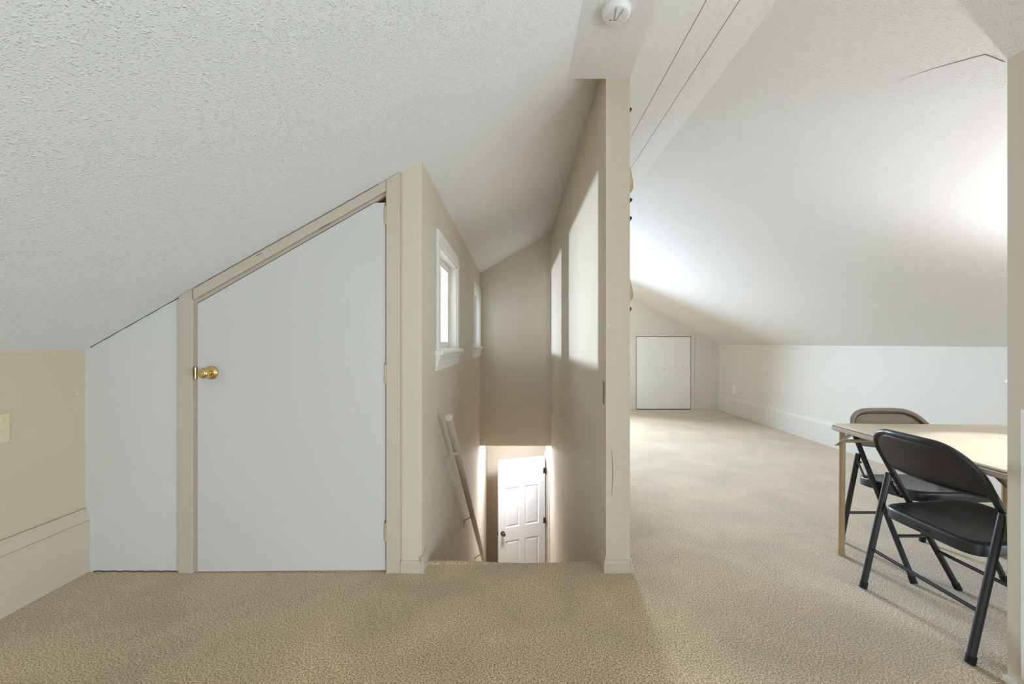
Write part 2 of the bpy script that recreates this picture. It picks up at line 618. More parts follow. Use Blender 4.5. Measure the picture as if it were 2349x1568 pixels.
t = thing('trim_2', 'cream casing with a sloping head around the closet door', 'trim', kind='structure')
c0, c1 = YF - 0.016, YF + 0.001
prism('casing_left', [(fx(415), 0), (fx(447), 0), (fx(447), zl(fx(447)) - 0.001), (fx(415), zl(fx(415)) - 0.001)], c0, c1, CREAM, 'y', t, 0.0025)
prism('casing_head', [(fx(447.6), fz(688)), (fx(887), fz(439.5)), (fx(887), zl(fx(887)) - 0.002), (fx(447.6), zl(fx(447.6)) - 0.002)], c0 + 0.002, c1, CREAM, 'y', t, 0.003)
prism('casing_right', [(fx(887.5), 0), (fx(918.5), 0), (fx(918.5), zl(fx(918)) - 0.001), (fx(887.5), zl(fx(887.5)) - 0.001)], c0, c1, CREAM, 'y', t, 0.003)
prism('head_band', [(fx(452), fz(694)), (fx(887), fz(446)), (fx(887), fz(440)), (fx(452), fz(688))], YF + 0.006, YF + 0.03, CREAM, 'y', t)
# dark crack lines where the casing meets the ceiling and a few chips
tube('paint_crack', [(fx(x), c0 + 0.001, zl(fx(x)) - 0.0035 - 0.0012 * math.sin(x * 0.21)) for x in range(450, 884, 14)], 0.0009, SEAM, t, 5)
tube('paint_crack', [(fx(447.2), c0, fz(664)), (fx(446.8), c0, fz(676)), (fx(447.6), c0, fz(688))], 0.0009, SEAM, t, 5)
tube('paint_crack', [(fx(591), c0 + 0.001, fz(589)), (fx(597), c0 + 0.001, fz(585)), (fx(606), c0 + 0.001, fz(582))], 0.0009, DARKGAP, t, 5)
tube('paint_crack', [(fx(735), c0 + 0.001, fz(528)), (fx(745), c0 + 0.001, fz(521)), (fx(760), c0 + 0.001, fz(514))], 0.0011, SEAM, t, 5)

# closet door
dy0, dy1 = YF - 0.006, YF + 0.030
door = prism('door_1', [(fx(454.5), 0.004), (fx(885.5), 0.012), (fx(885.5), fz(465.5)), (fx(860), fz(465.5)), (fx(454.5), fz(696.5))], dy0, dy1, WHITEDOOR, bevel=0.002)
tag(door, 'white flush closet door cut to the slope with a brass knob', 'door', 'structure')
kx, kz = fx(488), fz(854)
kn = lathe('knob', [(0.0, -0.004), (0.0345, -0.004), (0.0345, -0.010), (0.030, -0.016), (0.020, -0.019), (0.0125, -0.022), (0.0115, -0.036), (0.015, -0.041),
                    (0.0235, -0.047), (0.0265, -0.056), (0.0255, -0.066), (0.020, -0.073), (0.010, -0.0765), (0.0, -0.077)], BRASS, door, 36, 'y', (kx, dy0 + 0.004, kz))
box('latch_plate', (fx(448.5), fx(453.6), YF - 0.012, YF + 0.02, fz(869), fz(841)), BRASS, door, 0.003)
for py in (495, 857, 1218):
    h = tube('hinge', [(fx(885.6), dy0 - 0.003, fz(py + 21)), (fx(885.6), dy0 - 0.003, fz(py - 21))], 0.0052, OLDBRASS, door, 10)
    box('hinge_leaf', (fx(881.5), fx(886), dy0 - 0.001, dy0 + 0.004, fz(py + 20), fz(py - 20)), OLDBRASS, h)
    tube('hinge_pin', [(fx(885.6), dy0 - 0.003, fz(py - 21)), (fx(885.6), dy0 - 0.003, fz(py - 26))], 0.004, NICKEL, h, 8)
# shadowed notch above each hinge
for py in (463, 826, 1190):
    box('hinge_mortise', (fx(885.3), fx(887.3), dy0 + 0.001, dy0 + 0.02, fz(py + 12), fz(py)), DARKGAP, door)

# base blocks on the wall ends
t = thing('baseboard_front', 'short cream baseboard wrapping the wall end beside the stairs', 'baseboard', kind='structure')
prism('base_strip', [(YF - 0.014, 0), (YF, 0), (YF, 0.058), (YF - 0.007, 0.058), (YF - 0.009, 0.050), (YF - 0.014, 0.046)], fx(919.5), XS0 - 0.0005, CREAM, 'x', t)
prism('base_strip', [(XS0 + 0.012, 0), (XS0, 0), (XS0, 0.085), (XS0 + 0.006, 0.085), (XS0 + 0.008, 0.06), (XS0 + 0.012, 0.05)], YF - 0.0145, YF + 0.10, CREAM, 'y', t)
t = thing('baseboard_divider', 'short cream baseboard wrapping the foot of the tall divider', 'baseboard', kind='structure')
prism('base_strip', [(YF - 0.014, 0), (YF, 0), (YF, 0.062), (YF - 0.007, 0.062), (YF - 0.009, 0.053), (YF - 0.014, 0.048)], XS1 + 0.0005, XD - 0.0005, CREAM, 'x', t)
prism('base_strip', [(XS1 - 0.012, 0), (XS1, 0), (XS1, 0.088), (XS1 - 0.006, 0.088), (XS1 - 0.008, 0.062), (XS1 - 0.012, 0.05)], YF - 0.0145, YF + 0.095, CREAM, 'y', t)
prism('base_strip', [(XD + 0.014, 0), (XD, 0), (XD, 0.062), (XD + 0.007, 0.062), (XD + 0.009, 0.053), (XD + 0.014, 0.048)], YF - 0.0145, 5.6, CREAM, 'y', t)

# ------------------------------------------------------------------ stairwell
W1 = (2.585, 3.355, 1.112, 1.762)
W2 = (4.68, 5.41, 1.112, 1.762)
XSL = XS0 - 0.10


def side_wall(name, x0, x1, y0, y1, z0, ztop, wins, mat, label):
    ys = sorted(set([y0, y1] + [w[0] for w in wins] + [w[1] for w in wins]))
    bm_ = bmesh.new()
    for a, b in zip(ys[:-1], ys[1:]):
        w = [q for q in wins if q[0] <= a + 1e-6 and q[1] >= b - 1e-6]
        prof = lambda za, zb0, zb1: [(x0, za), (x1, za), (x1, zb1), (x0, zb0)]
        if w:
            w = w[0]
            add_prism(bm_, prof(z0, w[2], w[2]), a, b)
            add_prism(bm_, prof(w[3], ztop(x0), ztop(x1)), a, b)
        else:
            add_prism(bm_, prof(z0, ztop(x0), ztop(x1)), a, b)
    return tag(link(name, bm_, mat), label, 'wall', 'structure')


side_wall('wall_stair_left', XSL, XS0, YF, YST + 0.12, ZLOW, lambda x: zl(x) + 0.03, [W1, W2], BEIGE, 'beige stairwell wall with two small windows and a handrail')
bm = bmesh.new()
add_prism(bm, [(XS1, ZLOW), (XD, ZLOW), (XD, zl(XD) + 0.02), (XS1, zl(XS1) + 0.03)], YF, YST + 0.12)
o = link('wall_stair_right', bm, BEIGE)
tag(o, 'tall beige divider wall between the stairwell and the right room', 'wall', 'structure')
tube('wall_crack', [(fx(1402), YF - 0.0003, fz(1028)), (fx(1404.5), YF - 0.0003, fz(1052)), (fx(1405.5), YF - 0.0003, fz(1090)), (fx(1404.5), YF - 0.0003, fz(1118)), (fx(1402.5), YF - 0.0003, fz(1136))],
     [0.0005, 0.0012, 0.0014, 0.0012, 0.0005], SEAM, o, 5)
tube('paint_chip', [(fx(1393.5), YF - 0.0004, fz(738)), (fx(1395), YF - 0.0004, fz(745)), (fx(1394), YF - 0.0004, fz(751))], [0.001, 0.0025, 0.001], WHITETRIM, o, 6)
o = box('wall_stair_end', (XS0 - 0.05, XS1 + 0.05, YST, YST + 0.12, ZSOF, zl(XS1) + 0.06), BEIGE)
tag(o, 'beige wall closing the end of the stairwell above the lower hall', 'wall', 'structure')
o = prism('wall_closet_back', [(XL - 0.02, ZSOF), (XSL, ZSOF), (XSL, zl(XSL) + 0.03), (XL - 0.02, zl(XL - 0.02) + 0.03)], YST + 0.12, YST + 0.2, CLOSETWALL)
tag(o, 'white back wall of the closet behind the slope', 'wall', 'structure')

o = prism('wall_closet_block', [(XL - 0.02, 0.0), (XSL, 0.0), (XSL, zl(XSL) + 0.03), (XL - 0.02, zl(XL - 0.02) + 0.03)], 4.36, 4.44, CLOSETWALL)  # added to stop one bulb shining through the other's window
tag(o, 'added cross wall inside the closet, blocking bulb light between the two stair windows', 'wall', 'structure')

# lower hall
YH = 6.93
o = box('wall_hall_left', (XSL, XS0, YST + 0.12, YH, ZLOW, ZSOF), BEIGE)
tag(o, 'beige left wall of the lower hall', 'wall', 'structure')
o = box('wall_hall_back', (XSL, 1.5, YH, YH + 0.1, ZLOW, ZSOF), BEIGE)
tag(o, 'beige back wall of the lower hall behind the open door', 'wall', 'structure')
DH = 2.03
o = boxes('wall_hall_right', [(XS1, XD, YST + 0.12, 5.80, ZLOW, ZSOF), (XS1, XD, 6.66, YH, ZLOW, ZSOF), (XS1, XD, 5.80, 6.66, ZLOW + DH + 0.03, ZSOF),
                              (1.45, 1.55, 5.0, YH, ZLOW, ZSOF), (XD, 1.55, 5.0, 5.1, ZLOW, ZSOF)], BEIGE)
tag(o, 'beige right wall of the lower hall with the doorway', 'wall', 'structure')
o = box('floor_lower', (XSL, 1.6, 1.9, YH + 0.1, ZLOW - 0.1, ZLOW), CARPET)
tag(o, 'carpeted floor of the lower hall', 'floor', 'structure')
t = thing('trim_3', 'white casing of the doorway in the lower hall', 'trim', kind='structure')
boxes('door_casing', [(XS1 - 0.014, XS1, 6.66, 6.72, ZLOW, ZLOW + DH + 0.03), (XS1 - 0.014, XS1, 5.74, 5.80, ZLOW, ZLOW + DH + 0.03),
                      (XS1 - 0.014, XS1, 5.74, 6.72, ZLOW + DH + 0.03, ZLOW + DH + 0.09)], WHITETRIM, t)
# stairs (kept below the edge of the landing)
st = thing('stairs', 'straight carpeted flight going down between the two stair walls', 'stairs', (0, YF + 0.085, 0), kind='structure')
NST, RUN = 13, 0.25
RISE = -ZLOW / NST
for i in range(1, NST):
    box('step', (XS0, XS1, (i - 1) * RUN - (0.0 if i > 1 else 0.0), i * RUN, -i * RISE - 0.3 if i < NST - 1 else ZLOW, -i * RISE), CARPET, st, 0.012)

# stair windows
for i, (w, lab) in enumerate(((W1, 'white framed sash window in the stairwell nearer the closet door'), (W2, 'white framed sash window at the far end of the stairwell'))):
    y0, y1, z0, z1 = w
    t = thing('window_%d' % (i + 1), lab, 'window', kind='structure')
    c = 0.075
    boxes('window_casing', [(XS0, XS0 + 0.016, y0 - c, y0, z0, z1), (XS0, XS0 + 0.016, y1, y1 + c, z0, z1),
                            (XS0, XS0 + 0.018, y0 - c, y1 + c, z1, z1 + c)], WHITETRIM, t, 0.003)
    boxes('window_jamb', [(XSL - 0.005, XS0 + 0.002, y0, y0 + 0.012, z0, z1), (XSL - 0.005, XS0 + 0.002, y1 - 0.012, y1, z0, z1),
                          (XSL - 0.005, XS0 + 0.002, y0, y1, z1 - 0.012, z1), (XSL - 0.005, XS0 + 0.002, y0, y1, z0, z0 + 0.01)], WHITETRIM, t)
    s = 0.046
    xs0, xs1 = XS0 - 0.085, XS0 - 0.055
    boxes('window_sash', [(xs0, xs1, y0 + 0.012, y0 + 0.012 + s, z0 + 0.01, z1 - 0.012), (xs0, xs1, y1 - 0.012 - s, y1 - 0.012, z0 + 0.01, z1 - 0.012),
                          (xs0, xs1, y0 + 0.012 + s, y1 - 0.012 - s, z0 + 0.01, z0 + 0.01 + s), (xs0, xs1, y0 + 0.012 + s, y1 - 0.012 - s, z1 - 0.012 - s, z1 - 0.012)], WHITETRIM, t, 0.003)
    box('pane', (xs0 + 0.012, xs0 + 0.016, y0 + 0.05, y1 - 0.05, z0 + 0.05, z1 - 0.05), GLASS, t)
    # stool and moulded apron
    prism('window_sill', [(XS0 - 0.05, z0 - 0.026), (XS0 + 0.044, z0 - 0.026), (XS0 + 0.048, z0 - 0.014), (XS0 + 0.044, z0 + 0.003), (XS0 - 0.05, z0 + 0.003)],
          y0 - c - 0.018, y1 + c + 0.018, WHITETRIM, 'y', t, 0.002)
    prism('window_apron', [(XS0, z0 - 0.118), (XS0 + 0.009, z0 - 0.118), (XS0 + 0.014, z0 - 0.085), (XS0 + 0.016, z0 - 0.060), (XS0 + 0.024, z0 - 0.052), (XS0 + 0.028, z0 - 0.026), (XS0, z0 - 0.026)],
          y0 - c - 0.006, y1 + c + 0.006, WHITETRIM, 'y', t)

# bare bulbs of the closet behind the stairwell windows
CLOSET = emitter('closet_bulb_glow', (0.72, 0.84, 1.0, 1), 4700)
for yy, lab in ((2.93, 'bare white bulb in the closet behind the nearer stair window'), (5.20, 'bare white bulb in the closet behind the farther stair window')):
    t = thing('closet_bulb', lab, 'light bulb', (-1.52, yy, 1.30), group='closet bulbs')
    lathe('bulb', [(0.0, -0.030), (0.012, -0.028), (0.024, -0.018), (0.030, 0.0), (0.026, 0.016), (0.015, 0.034), (0.012, 0.045), (0.0, 0.045)], CLOSET, t, 20)
    lathe('socket', [(0.0, 0.045), (0.017, 0.045), (0.019, 0.05), (0.019, 0.085), (0.008, 0.092), (0.0, 0.092)], PLASTIC, t, 16)
    tube('cord', [(0, 0, 0.09), (0, 0, zl(-1.52) - 1.30 + 0.01)], 0.004, PLASTIC, t, 8)

# lamp of the lower hall, hidden above the door by the stairwell end wall
HALL = emitter('hall_lamp_glow', (0.87, 0.92, 1.0, 1), 155)
t = thing('hall_ceiling_light', 'round white ceiling light in the lower hall', 'ceiling light', (0.0, 5.86, ZSOF))
lathe('canopy', [(0.0, 0.0), (0.15, 0.0), (0.15, -0.02), (0.0, -0.02)], WHITETRIM, t, 32)
lathe('diffuser', [(0.0, -0.055), (0.05, -0.053), (0.10, -0.045), (0.13, -0.032), (0.138, -0.021), (0.0, -0.021)], HALL, t, 32)

# open six-panel door below
hx, hy, hz = 0.440, 6.645, ZLOW + 0.012
ex, ey = -0.278, 6.365
ang = math.atan2(ey - hy, ex - hx)
DWID = math.hypot(ex - hx, ey - hy)
t = thing('door_2', 'open white six-panel door at the foot of the stairs', 'door', (hx, hy, hz), ang, kind='structure')
# local x runs from the hinge to the latch; the seen face looks along local +y
sw, th, dh = 0.105, 0.036, DH
cols = [(sw, DWID / 2 - 0.045), (DWID / 2 + 0.045, DWID - sw)]
rows = [(0.22, 0.80), (1.00, 1.60), (1.70, 1.91)]
fr = []
fr += [(0, sw, -th / 2, th / 2, 0, dh), (DWID - sw, DWID, -th / 2, th / 2, 0, dh), (cols[0][1], cols[1][0], -th / 2, th / 2, 0, dh)]
zz = [0] + [v for r in rows for v in r] + [dh]
for c0_, c1_ in cols:
    for k in range(0, len(zz), 2):
        fr.append((c0_, c1_, -th / 2, th / 2, zz[k], zz[k + 1]))
boxes('door_frame', fr, BRIGHTDOOR, t)
for c0_, c1_ in cols:
    for r0, r1 in rows:
        bm = bmesh.new()
        for sgn in (1, -1):
            yo, yi = sgn * 0.006, sgn * (th / 2 - 0.003)
            b_ = 0.012
            a = 0.045
            lo = [bm.verts.new(p) for p in ((c0_, sgn * th / 2, r0), (c1_, sgn * th / 2, r0), (c1_, sgn * th / 2, r1), (c0_, sgn * th / 2, r1))]
            l1 = [bm.verts.new(p) for p in ((c0_ + b_, yo, r0 + b_), (c1_ - b_, yo, r0 + b_), (c1_ - b_, yo, r1 - b_), (c0_ + b_, yo, r1 - b_))]
            l2 = [bm.verts.new(p) for p in ((c0_ + a, yi, r0 + a), (c1_ - a, yi, r0 + a), (c1_ - a, yi, r1 - a), (c0_ + a, yi, r1 - a))]
            for k in range(4):
                n = (k + 1) % 4
                bm.faces.new((lo[k], lo[n], l1[n], l1[k]))
                bm.faces.new((l1[k], l1[n], l2[n], l2[k]))
            bm.faces.new(l2)
        link('door_panel', bm, BRIGHTDOOR, t)
for sgn in (1, -1):
    lathe('door_knob', [(0.0, 0.0), (0.034, 0.0), (0.033, sgn * 0.006), (0.013, sgn * 0.012), (0.012, sgn * 0.03), (0.026, sgn * 0.042), (0.030, sgn * 0.054), (0.026, sgn * 0.066), (0.012, sgn * 0.072), (0.0, sgn * 0.073)],
          NICKEL, t, 24, 'y', (DWID - 0.065, sgn * th / 2, 0.93))
for z in (0.22, 1.02, 1.80):
    h = tube('door_hinge', [(-0.004, 0.018, z - 0.045), (-0.004, 0.018, z + 0.045)], 0.008, NICKEL, t, 10)
    box('hinge_leaf', (0.0, 0.03, 0.0175, 0.0195, z - 0.043, z + 0.043), NICKEL, h)
box('latch_plate', (DWID - 0.0005, DWID + 0.0015, -0.012, 0.012, 0.90, 0.96), NICKEL, t)

# ------------------------------------------------------------------ handrail
XH = XS0 + 0.075
pA, pB = Vector((XH, 2.52, 0.715)), Vector((XH, 5.14, -1.47))
d = (pB - pA).normalized()
t = thing('handrail', 'white painted round handrail running down the left stair wall', 'handrail', (XS0, 2.52, 0.0))
off = Vector((XS0, 2.52, 0.0))
tube('rail', [pA - off, pA + d * 0.6 - off, pB - d * 0.4 - off, pB - off], 0.0235, CREAM, t, 20)
for s_ in (0.42, 1.72, 3.05):
    c = pA + d * s_ - off
    up = Vector((0, -d.z, d.y)).normalized()
    c0_ = c - Vector((0, 0, 0.024))
    bk = tube('bracket', [c0_ + Vector((0, 0, 0.004)), c0_ - Vector((0.008, 0, 0.012)), c0_ - Vector((0.035, 0, 0.022)), Vector((0.006, c0_.y, c0_.z - 0.045)), Vector((0.0, c0_.y, c0_.z - 0.062))],
              [0.008, 0.006, 0.006, 0.007, 0.008], CREAM, t, 10)
    box('bracket_plate', (0.0, 0.005, c0_.y - 0.018, c0_.y + 0.018, c0_.z - 0.095, c0_.z - 0.03), CREAM, bk, 0.003)
    box('bracket_saddle', (c.x - 0.016, c.x + 0.016, c.y - 0.02, c.y + 0.02, c.z - 0.031, c.z - 0.020), CREAM, bk, 0.002)

# switch plate on the divider inside the stairwell
t = thing('light_switch', 'switch plate near the edge of the divider, seen edge-on', 'light switch', (XS1, 2.225, 0.845))
box('switch_plate', (-0.006, 0, -0.036, 0.036, 0.0, 0.112), CREAM, t, 0.002)
box('switch_toggle', (-0.016, -0.005, -0.005, 0.005, 0.046, 0.068), CREAM, t, 0.002)
box('wall_gap', (-0.003, 0.0, -0.040, -0.034, -0.002, 0.114), DARKGAP, t)

# ------------------------------------------------------------------ left wall: tall base, plate, nail
t = thing('baseboard_left', 'tall tan baseboard with a moulded cap on the left knee wall', 'baseboard', kind='structure')
box('base_board', (XL, XL + 0.022, YB, YF, 0.0, 0.262), TANBASE, t, 0.002)
prism('base_cap', [(XL, 0.262), (XL + 0.022, 0.262), (XL + 0.020, 0.270), (XL + 0.010, 0.300), (XL + 0.010, 0.318), (XL + 0.006, 0.324), (XL, 0.324)], 1.715, YF, TANBASE, 'y', t, 0.001)
prism('base_cap', [(XL, 0.262), (XL + 0.022, 0.262), (XL + 0.020, 0.270), (XL + 0.010, 0.300), (XL + 0.010, 0.318), (XL + 0.006, 0.324), (XL, 0.324)], YB, 1.713, TANBASE, 'y', t, 0.001)
tube('paint_line', [(XL + 0.0225, 1.0, 0.2625), (XL + 0.0225, YF, 0.2625)], 0.0011, BRONZE, t, 5)
tube('paint_line', [(XL + 0.0065, 1.0, 0.3245), (XL + 0.0065, YF, 0.3245)], 0.0013, BRONZE, t, 5)
t = thing('outlet_plate', 'ivory cover plate at the left picture edge on the tan wall', 'cover plate', (XL, 1.785, 0.735))
box('cover_plate', (0.0, 0.006, -0.036, 0.036, 0.0, 0.125), IVORY, t, 0.002)
for z in (0.038, 0.087):
    box('outlet_face', (0.005, 0.008, -0.016, 0.016, z - 0.014, z + 0.014), IVORY, t, 0.003)
o = lathe('nail_head', [(0.0, 0.0), (0.004, 0.0), (0.003, 0.002), (0.0, 0.0025)], PLASTIC, None, 12, 'x', (XL, 2.105, 0.905))
tag(o, 'tiny white plugged nail hole on the tan wall', 'nail')

# ------------------------------------------------------------------ right room: base, outlets, hatch
t = thing('baseboard_right', 'tall pale baseboard along the right knee wall', 'baseboard', kind='structure')
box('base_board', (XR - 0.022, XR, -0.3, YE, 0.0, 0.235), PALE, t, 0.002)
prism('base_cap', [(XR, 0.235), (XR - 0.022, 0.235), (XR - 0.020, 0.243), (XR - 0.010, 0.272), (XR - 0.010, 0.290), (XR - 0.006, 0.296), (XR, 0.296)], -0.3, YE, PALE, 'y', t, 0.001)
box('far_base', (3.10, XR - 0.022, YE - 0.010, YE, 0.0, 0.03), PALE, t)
for yy, zz_, hh, lab in ((6.83, 0.345, 0.125, 'white cover plate on the right knee wall, the nearer of two'), (7.26, 0.33, 0.115, 'cream cover plate on the right knee wall, nearest the corner')):
    t = thing('outlet_plate', lab, 'cover plate', (XR, yy, zz_))
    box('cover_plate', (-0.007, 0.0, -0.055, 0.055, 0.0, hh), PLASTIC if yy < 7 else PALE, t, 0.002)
    for z in (0.035, 0.08):
        box('outlet_face', (-0.009, -0.006, -0.016, 0.016, z - 0.013, z + 0.013), PLASTIC, t, 0.002)
kf = EYE / 152.5


def gx(px):
    return (px - VPX) * kf


def gz(py):
    return EYE + (VPY - py) * kf


hd = box('door_3', (gx(1459.6), gx(1583.2), YE - 0.016, YE - 0.002, 0.012, gz(772.3)), BRIGHTDOOR, None, 0.002)
tag(hd, 'small white flush attic hatch door in the far gable wall', 'door', 'structure')
boxes('hatch_gap', [(gx(1458.6), gx(1459.5), YE - 0.006, YE - 0.001, 0.0, gz(771.5)), (gx(1583.3), gx(1584.2), YE - 0.006, YE - 0.001, 0.0, gz(771.5)), (gx(1458.6), gx(1584.2), YE - 0.006, YE - 0.001, gz(772.2), gz(771.2)),
                    (gx(1459.5), gx(1584), YE - 0.012, YE - 0.001, 0.0, 0.012)], DARKGAP, hd)
for px in (1547.5, 1564.5):
    lathe('screw', [(0.0, 0.0), (0.007, 0.0), (0.005, -0.003), (0.0, -0.004)], SEAM, hd, 10, 'y', (gx(px), YE - 0.016, gz(839.5)))
box('old_latch_mark', (gx(1520.5), gx(1525), YE - 0.0175, YE - 0.016, gz(846.2), gz(845.3)), SEAM, hd)
t = thing('trim_4', 'cream casing around the small hatch door', 'trim', kind='structure')
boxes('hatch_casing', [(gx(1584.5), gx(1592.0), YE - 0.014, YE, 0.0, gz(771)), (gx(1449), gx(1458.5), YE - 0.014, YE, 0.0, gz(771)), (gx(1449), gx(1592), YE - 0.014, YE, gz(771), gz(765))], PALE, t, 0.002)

# ------------------------------------------------------------------ smoke detector
t = thing('smoke_detector', 'round white smoke detector on the flat ceiling', 'smoke detector', (0.400, 1.70, ZFLAT))
lathe('base', [(0.0, 0.002), (0.0585, 0.002), (0.0595, -0.006), (0.0, -0.006)], PLASTIC, t, 48)
cv = lathe('cover', [(0.0, -0.006), (0.0575, -0.006), (0.0572, -0.017), (0.054, -0.023), (0.048, -0.0255), (0.0, -0.0265)], PLASTIC, t, 48)
for r in (0.022, 0.030, 0.038):
    bm = bmesh.new()
    add_tube(bm, [(r * math.cos(a), r * math.sin(a), -0.0262 + (r - 0.022) * 0.02) for a in [math.radians(100 + k * 10) for k in range(0, 33)]], 0.0006, 6)
    link('vent_ring', bm, GREYPLASTIC, cv, smooth=True)
tube('wire_handle', [(-0.010, -0.050, -0.0275), (-0.0045, 0.012, -0.029), (-0.003, 0.016, -0.029), (0.005, 0.016, -0.029), (0.0065, 0.013, -0.029), (0.020, -0.040, -0.0275)], 0.0009, SEAM, t, 6)
lathe('test_light', [(0.0, 0.0), (0.0022, 0.0), (0.0018, -0.002), (0.0, -0.002)], DARKGAP, t, 10, 'z', (-0.019, 0.019, -0.0262))

# ------------------------------------------------------------------ things hung on the far side of the divider
for z, y, p in ((fz(240), 2.20, 0.024), (fz(449), 2.22, 0.034), (fz(495), 2.20, 0.026), (fz(708), 2.19, 0.020)):
    pos = {fz(240): 'topmost, high on the divider', fz(449): 'just under the curved wood', fz(495): 'second from the bottom on the divider', fz(708): 'lowest on the divider'}[z]
    o = prism('wall_hook', [(XD, z - 0.022), (XD + p * 0.45, z - 0.016), (XD + p, z + 0.004), (XD + p * 0.7, z + 0.012), (XD, z + 0.016)], y - 0.012, y + 0.012, DARKMETAL, bevel=0.002)
    tag(o, 'small dark metal wall hook, ' + pos, 'hook', group='hooks on the divider edge')
for z0, z1, amp, y, lab in ((fz(438), fz(350), 0.031, 2.23, 'curved strip of pale wood hung high on the divider edge'), (fz(692), fz(630), 0.022, 2.20, 'slim curved strip of wood low on the divider edge')):
    out, inn = [], []
    for k in range(17):
        u = k / 16
        z = z0 + (z1 - z0) * u
        b_ = amp * (math.sin(math.pi * min(1, u * 1.9) ** 0.8) if u < 0.3 else math.cos((u - 0.22) / 0.78 * math.pi / 2) ** 1.1)
        out.append((XD + 0.003 + max(0.0, b_), z))
        inn.append((XD, z))
    o = prism('wall_carving', out + inn[::-1], y - 0.03, y + 0.03, WOOD, bevel=0.002)
    tag(o, lab, 'wall decoration')


# ------------------------------------------------------------------ folding chairs
def superring(a, b, n, k, cx=0.0, cy=0.0):
    out = []
    for i in range(k):
        t_ = 2 * math.pi * i / k
        c, s = math.cos(t_), math.sin(t_)
        out.append((cx + a * math.copysign(abs(c) ** (2 / n), c), cy + b * math.copysign(abs(s) ** (2 / n), s)))
    return out


